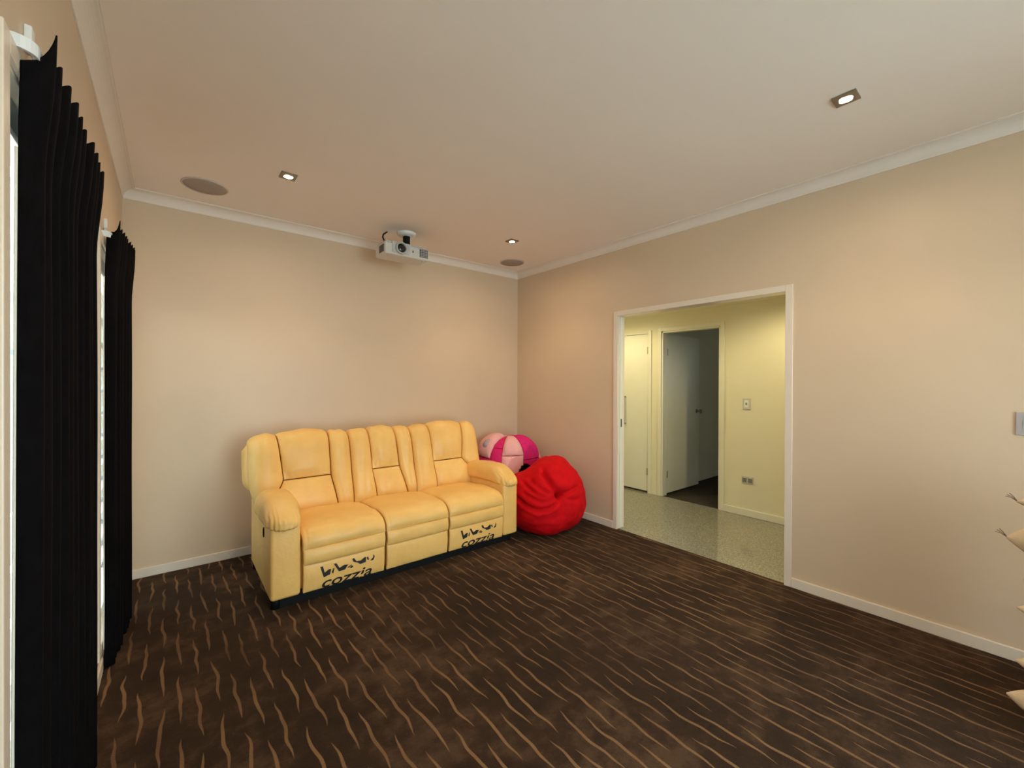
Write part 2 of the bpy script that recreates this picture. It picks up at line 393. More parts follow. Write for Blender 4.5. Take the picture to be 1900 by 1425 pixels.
# ------------------------------------------------------------------ hall behind the doorway
H0, H1 = -1.2, 5.2
BW = 3.03                      # side wall of the room beyond
OY0, OY1, OZ = 2.185, 2.915, 2.07     # open doorway in the hall wall
CY0, CY1, CZ = 3.10, 3.92, 2.078      # closed door in the hall wall
struct('hall_floor', [((XR + 0.02, H0, -0.1), (HX, H1, -0.001)), ((HX, CY0, -0.1), (HX + 0.09, CY1, -0.001)), ((HX, OY0, -0.1), (HX + 0.02, OY1, -0.001))], 'concrete')
struct('hall_ceiling', [((XR + 0.1, H0, HALL_C), (HX, H1, HALL_C + 0.1))], 'ceiling')
struct('wall_hall', [((HX, H0, -0.1), (HX + 0.1, OY0, HC)), ((HX, OY1, -0.1), (HX + 0.1, CY0, HC)), ((HX, CY1, -0.1), (HX + 0.1, H1, HC)),
                     ((HX, OY0, OZ), (HX + 0.1, OY1, HC)), ((HX, CY0, CZ), (HX + 0.1, CY1, HC)), ((HX + 0.09, CY0, -0.1), (HX + 0.1, CY1, CZ))], 'hallwall')
struct('wall_hall_end', [((XR + 0.1, H1, -0.1), (HX, H1 + 0.1, HC)), ((XR + 0.1, H0 - 0.1, -0.1), (HX, H0, HC))], 'hallwall')
# hall side lining of the dividing wall
struct('wall_hall_near', [((XR + 0.1, H0, -0.1), (XR + 0.108, DY0 - 0.012, HC)), ((XR + 0.1, DY1 + 0.012, -0.1), (XR + 0.108, H1, HC)), ((XR + 0.1, DY0 - 0.012, DZ + 0.012), (XR + 0.108, DY1 + 0.012, HC))], 'hallwall')
cp2 = [(0, HALL_C), (0, HALL_C - 0.085)]
for k in range(9):
    t = k / 8 * math.pi / 2
    cp2.append((0.085 - 0.08 * math.cos(t), HALL_C - 0.082 + 0.077 * math.sin(t)))
cp2 += [(0.085, HALL_C)]
sweep_rect('trim_3', cp2, XR + 0.108, HX, H0, H1, 'hallwall')
struct('trim_4', frame_boxes('x', HX - 0.012, HX + 0.001, OY0, OY1, 0, OZ, 0.045)
       + [((HX, OY0, 0), (HX + 0.1, OY0 + 0.02, OZ)), ((HX, OY1 - 0.02, 0), (HX + 0.1, OY1, OZ)), ((HX, OY0, OZ - 0.02), (HX + 0.1, OY1, OZ))], 'halltrim', 0.002)
struct('trim_5', [((HX - 0.012, CY0 - 0.045, 0), (HX + 0.001, CY0, CZ + 0.02)), ((HX - 0.012, CY1, 0), (HX + 0.001, CY1 + 0.045, CZ + 0.02)),
                  ((HX, CY0, CZ - 0.015), (HX + 0.06, CY1, CZ)), ((HX, CY0, 0), (HX + 0.06, CY0 + 0.01, CZ))], 'halltrim', 0.002)
skirt('baseboard_hall', [((HX - 0.014, H0, 0), (HX, OY0 - 0.045, 0.075)), ((HX - 0.014, CY1 + 0.045, 0), (HX, H1, 0.075))], 'halltrim')
# closed hall door
d3 = thing('door_3', (HX + 0.01, (CY0 + CY1) / 2, 0), None, None, kind='structure')
boxes('door_leaf', [((HX + 0.004, CY0 + 0.012, 0.022), (HX + 0.04, CY1 - 0.004, CZ - 0.02))], 'halltrim', d3, 0.002)
hv, hf = tube_vf([(HX + 0.004, 3.452, 1.235), (HX - 0.034, 3.452, 1.235)], 0.007)
v2 = tube_vf([(HX - 0.034, 3.452, 1.25), (HX - 0.034, 3.452, 0.86)], 0.007); v3 = tube_vf([(HX + 0.004, 3.452, 0.875), (HX - 0.034, 3.452, 0.875)], 0.007)
pv, pf = join((hv, hf), v2, v3); mobj('pull_handle', pv, pf, 'chrome', d3)
for z in (0.23, 1.80): boxes('hinge', [((HX - 0.006, CY0 + 0.002, z), (HX + 0.006, CY0 + 0.02, z + 0.09))], 'steel', d3, 0.002)
# open door into the room beyond
d2 = thing('door_2', (HX + 0.1, OY1 - 0.03, 0), None, None, kind='structure')
a0 = R(-0.5)
def leafpt(s, t, z): # s along the leaf, t across
    return (HX + 0.107 + s * math.cos(a0) - t * math.sin(a0), OY1 - 0.016 + s * math.sin(a0) + t * math.cos(a0), z)
def leafbox(name, s0, s1, t0, t1, z0, z1, mat):
    v, f = box_vf((s0, t0, z0), (s1, t1, z1), 0.002)
    return mobj(name, [leafpt(*q) for q in v], f, mat, d2, False)
leafbox('door_leaf', 0, 0.80, 0, 0.036, 0.022, OZ - 0.024, 'halltrim')
v, f = lathe_vf((0, 0, 0), [(0.027, 0), (0.027, 0.006), (0.010, 0.010), (0.010, 0.035), (0.022, 0.045), (0.026, 0.058), (0.018, 0.07), (0.004, 0.072)], 16)
mobj('door_knob', [leafpt(0.735 + q.x, -q.z, 1.04 + q.y) for q in v], f, 'chrome', d2)
for z in (0.22, 1.77): boxes('hinge', [((HX + 0.094, OY1 - 0.026, z), (HX + 0.110, OY1 - 0.014, z + 0.09))], 'steel', d2, 0.002)
boxes('strike_plate', [((HX + 0.05, OY0 + 0.018, 0.98), (HX + 0.075, OY0 + 0.022, 1.09))], 'chrome', d2, 0.001)
boxes('strike_plate', [((HX + 0.05, OY0 + 0.018, 1.52), (HX + 0.075, OY0 + 0.022, 1.58))], 'chrome', d2, 0.001)
# the room beyond
struct('bedroom_floor', [((HX + 0.02, -0.4, -0.1), (8.2, BW + 0.1, -0.002))], 'darkcarpet')
struct('bedroom_ceiling', [((HX + 0.1, -0.4, 2.45), (8.2, BW + 0.1, 2.55))], 'ceiling')
struct('wall_bedroom', [((HX + 0.1, BW, -0.1), (8.2, BW + 0.1, 2.5)), ((8.1, -0.4, -0.1), (8.2, 0.3, 2.5)), ((8.1, 0.8, -0.1), (8.2, BW, 2.5)), ((8.1, 0.3, -0.1), (8.2, 0.8, 1.2)), ((8.1, 0.3, 2.1), (8.2, 0.8, 2.5)), ((HX + 0.1, -0.5, -0.1), (8.2, -0.4, 2.5))], 'hallwall')
w5 = thing('window_5', (8.15, 0.55, 1.2), None, None, kind='structure')  # unseen window, added to light the open door leaf
boxes('frame', [((8.12, 0.3, 1.2), (8.18, 0.34, 2.1)), ((8.12, 0.76, 1.2), (8.18, 0.8, 2.1)), ((8.12, 0.3, 1.2), (8.18, 0.8, 1.24)), ((8.12, 0.3, 2.06), (8.18, 0.8, 2.1))], 'alum', w5)
boxes('pane', [((8.147, 0.34, 1.24), (8.153, 0.76, 2.06))], 'glass', w5)
skirt('baseboard_bedroom', [((HX + 0.1, BW - 0.014, 0), (8.1, BW, 0.075))], 'halltrim')

# ------------------------------------------------------------------ downlights (lit) and their light
def lamp(name, kind, loc, energy, colr, **kw):
    ld = bpy.data.lights.new(name, kind); ld.energy = energy; ld.color = colr
    for k, v in kw.items(): setattr(ld, k, v)
    o = bpy.data.objects.new(name, ld); col.objects.link(o); o.location = loc; return o
WARM = (1.0, 0.76, 0.50)
def downlight(x, y, label, first=None):
    d = thing('downlight', (x, y, HC), label, 'downlight', 'square recessed downlights')
    s = 0.047; t = 0.008; q = 0.030
    fv = [(x + sx * a, y + sy * a, z) for a, z in ((s, HC), (s, HC - t), (q + 0.006, HC - t - 0.002)) for sx, sy in ((-1, -1), (1, -1), (1, 1), (-1, 1))]
    ff = [[k * 4 + i, k * 4 + (i + 1) % 4, k * 4 + 4 + (i + 1) % 4, k * 4 + 4 + i] for k in (0, 1) for i in range(4)]
    # square plate with a round hole
    n = 32; base = len(fv)
    for i in range(n):
        a = 2 * math.pi * i / n + math.pi / 4 + math.pi; fv.append((x + q * math.cos(a), y + q * math.sin(a), HC - t - 0.002))
    for i in range(n):
        c = 8 + (i // (n // 4)) % 4; j = base + i; k = base + (i + 1) % n
        ff.append([c, k, j])
        if (i + 1) % (n // 4) == 0: ff.append([c, 8 + (i // (n // 4) + 1) % 4, k])
    mobj('square_bezel', fv, ff, 'chrome', d, False)
    v, f = lathe_vf((x, y, HC - t), [(0.030, -0.002), (0.0285, 0.0005)], 32)
    mobj('reflector_ring', v, f[:-2], 'steel', d)
    v, f = lathe_vf((x, y, HC - t), [(0.027, 0.003), (0.026, -0.001), (0.018, -0.004), (0.008, -0.005)], 32)
    mobj('bulb', v, f, 'bulb', d)
    lamp('downlight_beam', 'SPOT', (x, y, HC - 0.018), LAMP_W, WARM, spot_size=R(116), spot_blend=0.55, shadow_soft_size=0.03)
    lamp('downlight_spill', 'SPOT', (x, y, HC - 0.018), SPILL_W, WARM, spot_size=R(172), spot_blend=0.6, shadow_soft_size=0.03)
    return d
downlight(0.601, 3.098, 'lit square downlight in the ceiling above the left end of the cream sofa')
downlight(2.547, 3.144, 'small lit square downlight next to the round speaker in the far ceiling corner')
downlight(2.497, 0.557, 'largest lit square downlight, in the ceiling near the right wall')
downlight(0.601, 0.557, 'lit square downlight in the ceiling straight above the camera, out of view')
# hall lamps (ceiling downlights just out of view behind the head of the doorway)
def hall_lamp(x, y, label):
    d = thing('hall_downlight', (x, y, HALL_C), label, 'downlight', 'hall ceiling lamps')
    v, f = lathe_vf((x, y, HALL_C), [(0.055, 0), (0.055, -0.006), (0.042, -0.008), (0.040, -0.002)], 32); mobj('bezel', v, f[:-1], 'white', d)
    v, f = lathe_vf((x, y, HALL_C), [(0.039, -0.0005), (0.036, -0.004), (0.01, -0.006)], 32); mobj('bulb', v, f, 'bulb', d)
    lamp('hall_beam', 'SPOT', (x, y, HALL_C - 0.012), HALL_W, (1.0, 0.86, 0.50), spot_size=R(165), spot_blend=0.5, shadow_soft_size=0.035)
hall_lamp(3.98, 1.25, 'round hall downlight near the switch wall, hidden above the doorway')
hall_lamp(3.98, 3.45, 'round hall downlight in front of the closed hall door')

# ------------------------------------------------------------------ ceiling speakers
def speaker(x, y, label):
    s = thing('ceiling_speaker', (x, y, HC), label, 'speaker', 'round in-ceiling speakers')
    v, f = lathe_vf((x, y, HC), [(0.136, 0), (0.136, -0.004), (0.131, -0.008), (0.126, -0.007), (0.125, -0.002)], 48); mobj('rim', v, f[:-1], 'speaker_rim', s)
    v, f = lathe_vf((x, y, HC), [(0.1255, -0.003), (0.123, -0.006), (0.06, -0.008), (0.002, -0.0085)], 48); mobj('grille', v, f, 'speaker', s)
speaker(0.183, 3.635, 'round flush ceiling speaker in the corner above the black curtain')
speaker(3.003, 3.705, 'round flush ceiling speaker in the corner above the bean bags')

# ------------------------------------------------------------------ projector
def projector():
    x0, x1, y0, y1, z0, z1 = 1.412, 1.832, 3.462, 3.68, 2.525, 2.628
    p = thing('projector', ((x0 + x1) / 2, (y0 + y1) / 2, z0), 'beige ceiling projector with a round black lens hanging on a short black mount', 'projector')
    boxes('body', [((x0, y0, z0), (x1, y1, z1))], 'proj', p, 0.014, smooth=False)
    boxes('top_cover', [((x0 + 0.012, y0 + 0.012, z1 - 0.004), (x1 - 0.012, y1 - 0.01, z1 + 0.014))], 'proj_grey', p, 0.006)
    lx, lz = 1.555, 2.588
    boxes('lens_surround', [((1.475, y0 - 0.005, z0 + 0.018), (1.640, y0 + 0.02, z1 + 0.012))], 'proj_grey', p, 0.005)
    v, f = lathe_vf((0, 0, 0), [(0.052, 0.0), (0.052, 0.020), (0.046, 0.026), (0.040, 0.024), (0.038, 0.006)], 32)
    ring = mobj('lens_barrel', [(lx + q.x, y0 - 0.004 - q.z, lz + q.y) for q in v], f[:-1], 'proj_grey', p)
    v, f = lathe_vf((0, 0, 0), [(0.0395, 0.004), (0.036, 0.014), (0.025, 0.020), (0.008, 0.0225)], 32)
    mobj('lens', [(lx + q.x, y0 - 0.004 - q.z, lz + q.y) for q in v], f, 'lens', p)
    vt = boxes('vent_panel', [((1.735, y0 - 0.003, z0 + 0.022), (1.818, y0 + 0.02, z1 - 0.006))], 'vent', p, 0.002)
    for k in range(5):
        boxes('vent_slat', [((1.738, y0 - 0.006, z0 + 0.029 + k * 0.0145), (1.815, y0 - 0.001, z0 + 0.033 + k * 0.0145))], 'plategrey', vt)
    for k in range(4):
        boxes('vent_bar', [((1.750 + k * 0.017, y0 - 0.0065, z0 + 0.026), (1.753 + k * 0.017, y0 - 0.001, z1 - 0.010))], 'plategrey', vt)
    boxes('focus_tab', [((1.665, y0 - 0.004, 2.572), (1.676, y0 + 0.01, 2.592))], 'vent', p, 0.002)
    boxes('side_grille', [((x0 - 0.003, y0 + 0.02, z0 + 0.02), (x0 + 0.01, y0 + 0.12, z1 - 0.02))], 'vent', p, 0.002)
    for fx in (x0 + 0.04, x1 - 0.05):
        v, f = cyl_vf((fx, y0 + 0.03, z0 - 0.008), 0.012, 0.012, n=16); mobj('foot', v, f, 'proj_grey', p)
    m = thing('projector_mount', (1.672, 3.60, HC), 'round white ceiling plate with black stub pole holding the projector', 'mount')
    v, f = lathe_vf((1.672, 3.60, HC), [(0.085, 0), (0.085, -0.012), (0.070, -0.028), (0.034, -0.034)], 40); mobj('ceiling_plate', v, f, 'white', m)
    v, f = cyl_vf((1.672, 3.60, 2.655), 0.032, 0.10, n=24); mobj('stub_pole', v, f, 'black', m)
    boxes('carrier', [((1.60, 3.54, 2.6435), (1.745, 3.66, 2.660))], 'black', m, 0.004)
    for sx, sy in ((-1, -1), (1, -1), (-1, 1), (1, 1)):
        v, f = tube_vf([(1.672 + sx * 0.05, 3.60 + sy * 0.04, 2.652), (1.672 + sx * 0.13, 3.60 + sy * 0.06, 2.6495)], 0.006); mobj('arm', v, f, 'proj_grey', m)
    v, f = tube_vf([(1.455, 3.56, 2.640), (1.448, 3.60, 2.70), (1.47, 3.64, 2.74), (1.52, 3.68, HC - 0.001)], 0.007); c = mobj('projector_cable', v, f, 'black', None, loc=(1.455, 3.56, 2.64))
    tag(c, 'short black cable running from the projector up to the ceiling', 'cable')
projector()

# ------------------------------------------------------------------ curtains
def smooth(t): t = max(0, min(1, t)); return t * t * (3 - 2 * t)
def curtain(y0, y1, xc, xc1, npl, ztop, label, lean, tip, edge):
    c = thing('curtain', (xc, (y0 + y1) / 2, 0.0), label, 'curtain', 'black lined curtains on the window wall')
    NU, NV = npl * 12, 44
    zs = [0.012 + (ztop - 0.012) * (j / NV) for j in range(NV + 1)]
    def pt(u, z, off):
        top = smooth((z - (ztop - 0.30)) / 0.30)
        yy0 = y0 - lean * (1 - z / ztop) + tip * top * top
        yy1 = y1 - 0.03 * (1 - top)
        y = yy0 + (yy1 - yy0) * u
        ph = u * npl * 2 * math.pi
        amp = 0.0135 + 0.003 * math.sin(u * 17 + 2) + 0.008 * top
        s = -math.cos(ph + 0.5 * smooth(u * 8) * math.sin(ph * 0.31 + z * 0.7))
        # pinch pleats: sharper crests at the heading
        s = s * (1 - top) + (2 * abs(math.sin(ph / 2)) ** 0.6 - 1) * top
        x = lerp(xc, xc1, u) + amp * s + 0.008 * top
        x += 0.004 * noise.noise(Vector((u * 9, z * 1.3, y0)))
        end = smooth((0.035 - u) / 0.035)        # leading edge turns in and shows the lining
        x -= edge * end * (1 - top)
        return (x - off, y, z + ((0.030 * abs(math.sin(ph / 2)) ** 2 + 0.03 * max(0, 1 - abs(u - 0.05) / 0.05) - 0.045 * max(0, 1 - u / 0.05)) * smooth((z - ztop + 0.12) / 0.12)))
    def sheet(off, z0, z1, ush=0.0):
        zz = [z for z in zs if z0 <= z <= z1]
        V = []; F = []; n = NU + 1
        for z in zz:
            for i in range(n): p = pt(i / NU, z, off); V.append((p[0], p[1] - ush * (1 - i / NU) ** 40, p[2]))
        for z in zz:
            for i in range(n): p = pt(i / NU, z, off + 0.003); V.append((p[0], p[1] - ush * (1 - i / NU) ** 40, p[2]))
        h = n * len(zz)
        for j in range(len(zz) - 1):
            for i in range(NU):
                a = j * n + i; q = [a, a + 1, a + n + 1, a + n]; F.append(q); F.append([k + h for k in q[::-1]])
        for j in range(len(zz) - 1):
            for i in (0, NU):
                a = j * n + i; F.append([a, a + n, a + n + h, a + h])
        for j in (0, len(zz) - 1):
            for i in range(NU):
                a = j * n + i; F.append([a, a + 1, a + 1 + h, a + h])
        return V, F
    mobj('drape', *sheet(0.0, 0, 9), 'curtain', c)
    mobj('lining', *sheet(0.0045, 0.10, ztop - 0.20, 0.003), 'lining', c)
    return c
curtain(1.380, 2.215, -0.238, -0.220, 10, 2.17, 'long black curtain nearest the camera at the left edge', 0.02, 0.02, 0.0)
curtain(2.86, 3.42, -0.232, -0.190, 9, 2.18, 'long black curtain further back, in front of the window beside the back wall', 0.02, 0.03, 0.002)

def track(y0, y1, z, xc, label, lab2):
    t = thing('curtain_track', (XL, y0, z), label, 'curtain track', 'white curtain tracks')
    pts = [(XL + 0.001, y0 - 0.02, z)]
    for k in range(7):
        a = k / 6 * math.pi / 2; r = 0.028
        pts.append((xc - r + r * math.sin(a) , y0 - 0.02 + r - r * math.cos(a) , z))
    pts += [(xc, y0 + 0.1, z), (xc, y1, z)]
    V, F = [], []
    # flat white rail: rectangular section swept round the returned end
    n = len(pts)
    for k, p in enumerate(pts):
        a, b = Vector(pts[max(0, k - 1)]), Vector(pts[min(n - 1, k + 1)]); d = (b - a).normalized(); s = Vector((-d.y, d.x, 0)) * 0.004
        for sx, dz in ((-1, -0.014), (1, -0.014), (1, 0.014), (-1, 0.014)): V.append(Vector(p) + s * sx + Vector((0, 0, dz)))
    for k in range(n - 1):
        for i in range(4): F.append([k * 4 + i, k * 4 + (i + 1) % 4, k * 4 + 4 + (i + 1) % 4, k * 4 + 4 + i])
    F += [[0, 1, 2, 3], [n * 4 - 4 + i for i in (3, 2, 1, 0)]]
    mobj('rail', V, F, 'alum', t, False)
    boxes('bracket_plate', [((XL, y0 + 0.09, z + 0.055), (XL + 0.014, y0 + 0.118, z + 0.105))], 'white', t, 0.003)
    boxes('bracket_lip', [((XL + 0.002, y0 + 0.095, z + 0.043), (XL + 0.012, y0 + 0.113, z + 0.057))], 'white', t, 0.002)
    v, f = tube_vf([(XL + 0.008, y0 + 0.104, z + 0.05), (XL + 0.018, y0 + 0.106, z + 0.03), (xc - 0.002, y0 + 0.11, z + 0.004)], 0.0035); mobj('bracket_arm', v, f, 'white', t)
    return t
track(1.40, 2.20, 2.155, XL + 0.036, 'white curtain track with angled wall bracket above the nearest black curtain', '')
track(2.90, 3.44, 2.150, XL + 0.036, 'white curtain track above the further black curtain', '')

# ------------------------------------------------------------------ recliner sofa
SK = 0.96                      # built at 1:0.96 round its base, standing on 55 mm feet
sofa = thing('recliner_sofa', (1.495, 3.45, 0), 'three-seat cream leather recliner sofa against the back wall', 'sofa')
def polyline(pts):
    P = [Vector(p) for p in pts]; L = [0]
    for a, b in zip(P, P[1:]): L.append(L[-1] + (b - a).length)
    # Catmull-Rom through the points
    def at(s):
        s = max(0, min(1, s)) * L[-1]
        k = 0
        while k < len(P) - 2 and s > L[k + 1]: k += 1
        t = (s - L[k]) / (L[k + 1] - L[k]); p1, p2 = P[k], P[k + 1]; p0 = P[k - 1] if k else p1 * 2 - p2; p3 = P[k + 2] if k + 2 < len(P) else p2 * 2 - p1
        return 0.5 * (2 * p1 + (p2 - p0) * t + (2 * p0 - 5 * p1 + 4 * p2 - p3) * t * t + (3 * p1 - p0 - 3 * p2 + p3) * t ** 3)
    return at
def pw(pts, t):       # piecewise linear
    for (t0, a), (t1, b) in zip(pts, pts[1:]):
        if t <= t1: return a + (b - a) * (t - t0) / (t1 - t0)
    return pts[-1][1]
# inner carcass
boxes('carcass', [((0.60, 3.07, 0.02), (2.40, 3.86, 0.33)), ((0.53, 3.80, 0.05), (2.47, 3.935, 0.90))], 'leather', sofa, 0.03, smooth=True)
boxes('shade_filler', [((0.55, 3.075, -0.0568 / SK), (2.45, 3.84, 0.03))], 'black', sofa, 0.004)  # added black box, stands in for the dark shade under the sofa
for fx in (0.53, 2.47):
    for fy in (3.10, 3.86):
        v, f = cyl_vf((fx, fy, -0.0568 / SK), 0.028, 0.09, n=16); mobj('foot', v, f, 'black', sofa)
# arms
def wr(n, s): return noise.noise(Vector(n)) * s
for side in (0, 1):
    x0, x1 = ((0.488, 0.665), (2.355, 2.520))[side]
    sgn = (-1, 1)[side]; xo = (x0, x1)[side]
    v, f = box_vf((x0, 3.015, 0.018), (x1, 3.84, 0.52), 0.022, 4)
    arm = mobj('arm', v, f, 'leather', sofa)
    # stuffed pad: rolled, gathered at the front
    cx, cy, cz = (x0 + x1) / 2 - (0.004 if side == 0 else -0.002), (3.30, 3.37)[side], 0.512
    ax, ay, az = 0.116, (0.325, 0.395)[side], (0.128, 0.118)[side]
    nu, nv = 96, 40; V = []; F = []
    def spw(c, e): return math.copysign(abs(c) ** e, c)
    for j in range(nv + 1):
        ph = -math.pi / 2 + math.pi * j / nv
        for i in range(nu):
            th = 2 * math.pi * i / nu
            ce = spw(math.cos(ph), 0.55)
            x = ax * ce * spw(math.cos(th), 0.75); y = ay * ce * spw(math.sin(th), 0.62); z = az * spw(math.sin(ph), 0.80)
            if z < 0: z *= 0.42
            yy = cy + y
            zz = cz + z
            front = smooth((3.22 - yy) / 0.22)
            zz -= 0.055 * front ** 1.5 * (0.3 + 0.7 * smooth((zz - 0.46) / 0.2))      # drops towards the front
            zz += 0.012 * math.sin((yy - 3.0) * 6)
            # gathers fan out from the front seam
            low = math.exp(-((zz - 0.505) / 0.06) ** 2)
            g = math.sin(x * 300 + 2.5 * wr((x * 20, zz * 30, side), 1)) * 0.0065 * low * smooth((3.20 - yy) / 0.14)
            g += math.sin(yy * 150 + 6 * wr((yy * 12, zz * 20, side + 5), 1)) * 0.0016 * low
            g += wr((x * 14, yy * 9, zz * 14 + side * 7), 0.004)
            d = Vector((x / ax, y / ay, z / az)); d = d.normalized() if d.length > 1e-6 else Vector((0, 0, 1))
            V.append(Vector((cx + x, yy, zz)) + d * g)
    for j in range(nv):
        for i in range(nu): F.append([j * nu + i, j * nu + (i + 1) % nu, (j + 1) * nu + (i + 1) % nu, (j + 1) * nu + i])
    mobj('arm_pad', V, F, 'leather', arm)
    if side == 0:
        v, f = lathe_vf((0, 0, 0), [(0.030, 0), (0.030, 0.004), (0.022, 0.006), (0.005, 0.006)], 20)
        mobj('recline_handle_cup', [(x0 - 0.0005 - q.z, 3.25 + q.x * 0.55, 0.405 + q.y * 1.15) for q in v], f, 'black', arm)
# seats: cushion, front roll, footrest flap
SEATS = [(0.676, 1.236), (1.248, 1.772), (1.784, 2.346)]
cprof = polyline([(0, 3.66, 0.385), (0, 3.50, 0.405), (0, 3.30, 0.418), (0, 3.14, 0.420), (0, 3.055, 0.402), (0, 3.012, 0.360), (0, 3.002, 0.312)])
rprof = polyline([(0, 3.008, 0.312), (0, 2.998, 0.262), (0, 3.008, 0.205)])
fprof = polyline([(0, 3.012, 0.203), (0, 3.010, 0.11), (0, 3.022, 0.02)])
for k, (a, b) in enumerate(SEATS):
    def surf(pr, ins):
        return lambda u, v: (lerp(b - ins, a + ins, u), pr(v).y, pr(v).z)
    ex = lambda u, v: wr((u * 5 + k * 9, v * 6, 1.5), 0.008) + 0.0022 * math.sin(u * 130) * math.exp(-((v - 0.86) / 0.10) ** 2) * (math.exp(-(u / 0.13) ** 2) + math.exp(-((1 - u) / 0.13) ** 2))
    v, f = pad_vf(surf(cprof, 0.0), 44, 44, 0.042, 0.05, 3.0, ex); mobj('seat_cushion', v, f, 'leather', sofa)
    v, f = pad_vf(surf(rprof, 0.002), 36, 14, 0.018, 0.04, 3.5, lambda u, v: wr((u * 6 + k * 3, v * 2, 8), 0.004)); mobj('front_roll', v, f, 'leather', sofa)
    v, f = pad_vf(surf(fprof, 0.004), 28, 14, 0.009, 0.03, 5.0, lambda u, v: wr((u * 5 + k * 5, v * 3, 3), 0.003)); foot = mobj('footrest_flap', v, f, 'leather', sofa)
    SEATS[k] = (a, b, foot)
# backs: head pad, lumbar pad and two bolsters each
bprof = polyline([(0, 3.575, 0.385), (0, 3.592, 0.50), (0, 3.640, 0.63), (0, 3.672, 0.76), (0, 3.706, 0.88), (0, 3.752, 0.955), (0, 3.815, 0.975), (0, 3.875, 0.950)])
def s_of_z(z):
    lo, hi = 0, 0.8
    for _ in range(40):
        m = (lo + hi) / 2
        if bprof(m).z < z: lo = m
        else: hi = m
    return lo
SM = s_of_z(0.655)
BK = [ # outer left, outer right, head-pad left (mid, top), head-pad right (mid, top), lumbar left bottom, lumbar right bottom
 (0.462, 1.196, (0.680, 0.640), (1.030, 1.036), 0.590, 1.075),
 (1.202, 1.770, (1.378, 1.372), (1.630, 1.612), 1.400, 1.690),
 (1.776, 2.530, (1.980, 1.968), (2.300, 2.372), 1.990, 2.400)]
for k, (xa, xb, hl, hr, ll, lr) in enumerate(BK):
    bk = boxes('backrest', [((xa + 0.05, 3.74, 0.30), (xb - 0.05, 3.93, 0.93))], 'leather', sofa, 0.03, smooth=True)
    pl = [(0, ll), (SM, hl[0]), (1, hl[1])]; pr = [(0, lr), (SM, hr[0]), (1, hr[1])]
    if k == 0: pl = [(0, ll), (SM * 0.55, 0.615), (SM, hl[0]), (1, hl[1])]
    if k == 2: pr = [(0, lr + 0.02), (SM * 0.55, 2.40), (SM, hr[0]), (1, hr[1])]
    g = 0.003
    def outer(s, left):
        if left and k == 0: return xa + 0.035 * smooth((s - 0.80) / 0.2) - 0.01 + 0.06 * (1 - smooth(s / 0.42))
        if not left and k == 2: return xb - 0.035 * smooth((s - 0.80) / 0.2) + 0.01 - 0.06 * (1 - smooth(s / 0.42))
        return xa if left else xb
    def shape(x, s):
        p = bprof(s); y, z = p.y, p.z
        crown = 0.012 * math.sin(math.pi * (x - xa) / (xb - xa)) if k == 1 else 0.018 * math.sin(math.pi * (x - xa) / (xb - xa))
        z += crown * smooth((s - 0.6) / 0.3)
        for lim, on in ((xa, k == 0), (xb, k == 2)):
            if on:
                e = smooth((0.10 - abs(x - lim)) / 0.10)
                y += 0.085 * e * e; z -= 0.045 * e * e * smooth((s - 0.62) / 0.3)
        return (x, y, z)
    def head(u, v): s = lerp(SM + 0.004, 1, v); return shape(lerp(pw(pl, s) + g, pw(pr, s) - g, u), s)
    def lumb(u, v): s = lerp(0, SM - 0.004, v); return shape(lerp(pw(pl, s) + g, pw(pr, s) - g, u), s)
    def bolL(u, v): return shape(lerp(outer(v, True), pw(pl, v) - g, u), v)
    def bolR(u, v): return shape(lerp(pw(pr, v) + g, outer(v, False), u), v)
    def exh(u, v): return wr((u * 4 + k * 7, v * 4, 2), 0.010) - 0.006 * math.exp(-((v - 0.08) / 0.06) ** 2) * abs(math.sin(u * 22))
    def exl(u, v): return wr((u * 4 + k * 7, v * 3, 5), 0.008)
    v, f = pad_vf(head, 28, 32, 0.044, 0.05, 2.6, exh); mobj('head_pad', v, f, 'leather', bk)
    v, f = pad_vf(lumb, 28, 22, 0.034, 0.05, 2.6, exl); mobj('lumbar_pad', v, f, 'leather', bk)
    v, f = pad_vf(bolL, 20, 44, 0.044, 0.05, 2.4, exl); mobj('side_bolster', v, f, 'leather', bk)
    v, f = pad_vf(bolR, 20, 44, 0.044, 0.05, 2.4, exl); mobj('side_bolster', v, f, 'leather', bk)

# black print on the two outer footrest flaps: a row of reclining silhouettes over the word
def flat_on_flap(name, polys, foot, a, b):
    V, F = [], []
    for poly in polys:
        n = len(V); m = len(poly)
        for d in (0, 0.0012):
            for (x, z) in poly:
                s = (0.203 - z) / 0.183; y = fprof(s).y
                u = (x - a) / (b - a)
                bl = 0.009 * max(0, 1 - abs(2 * u - 1) ** 5) ** 0.5 * max(0, 1 - abs(2 * s - 1) ** 5) ** 0.5
                V.append((x, y - bl - 0.0022 - d, z))
        F += [list(range(n, n + m)), list(range(n + 2 * m - 1, n + m - 1, -1))] + [[n + i, n + (i + 1) % m, n + m + (i + 1) % m, n + m + i] for i in range(m)]
    return mobj(name, V, F, 'printblack', foot, False)
def text_polys(s, size, x, z, stretch=1.0, shear=0.25):
    cu = bpy.data.curves.new('word', 'FONT'); cu.body = s; cu.size = size; cu.resolution_u = 3; cu.shear = shear; cu.offset = 0.0012
    o = bpy.data.objects.new('word', cu); col.objects.link(o)
    me = o.to_mesh()
    out = [[(x + me.vertices[i].co.x * stretch, z + me.vertices[i].co.y) for i in p.vertices] for p in me.polygons]
    o.to_mesh_clear(); bpy.data.objects.remove(o); bpy.data.curves.remove(cu)
    return out
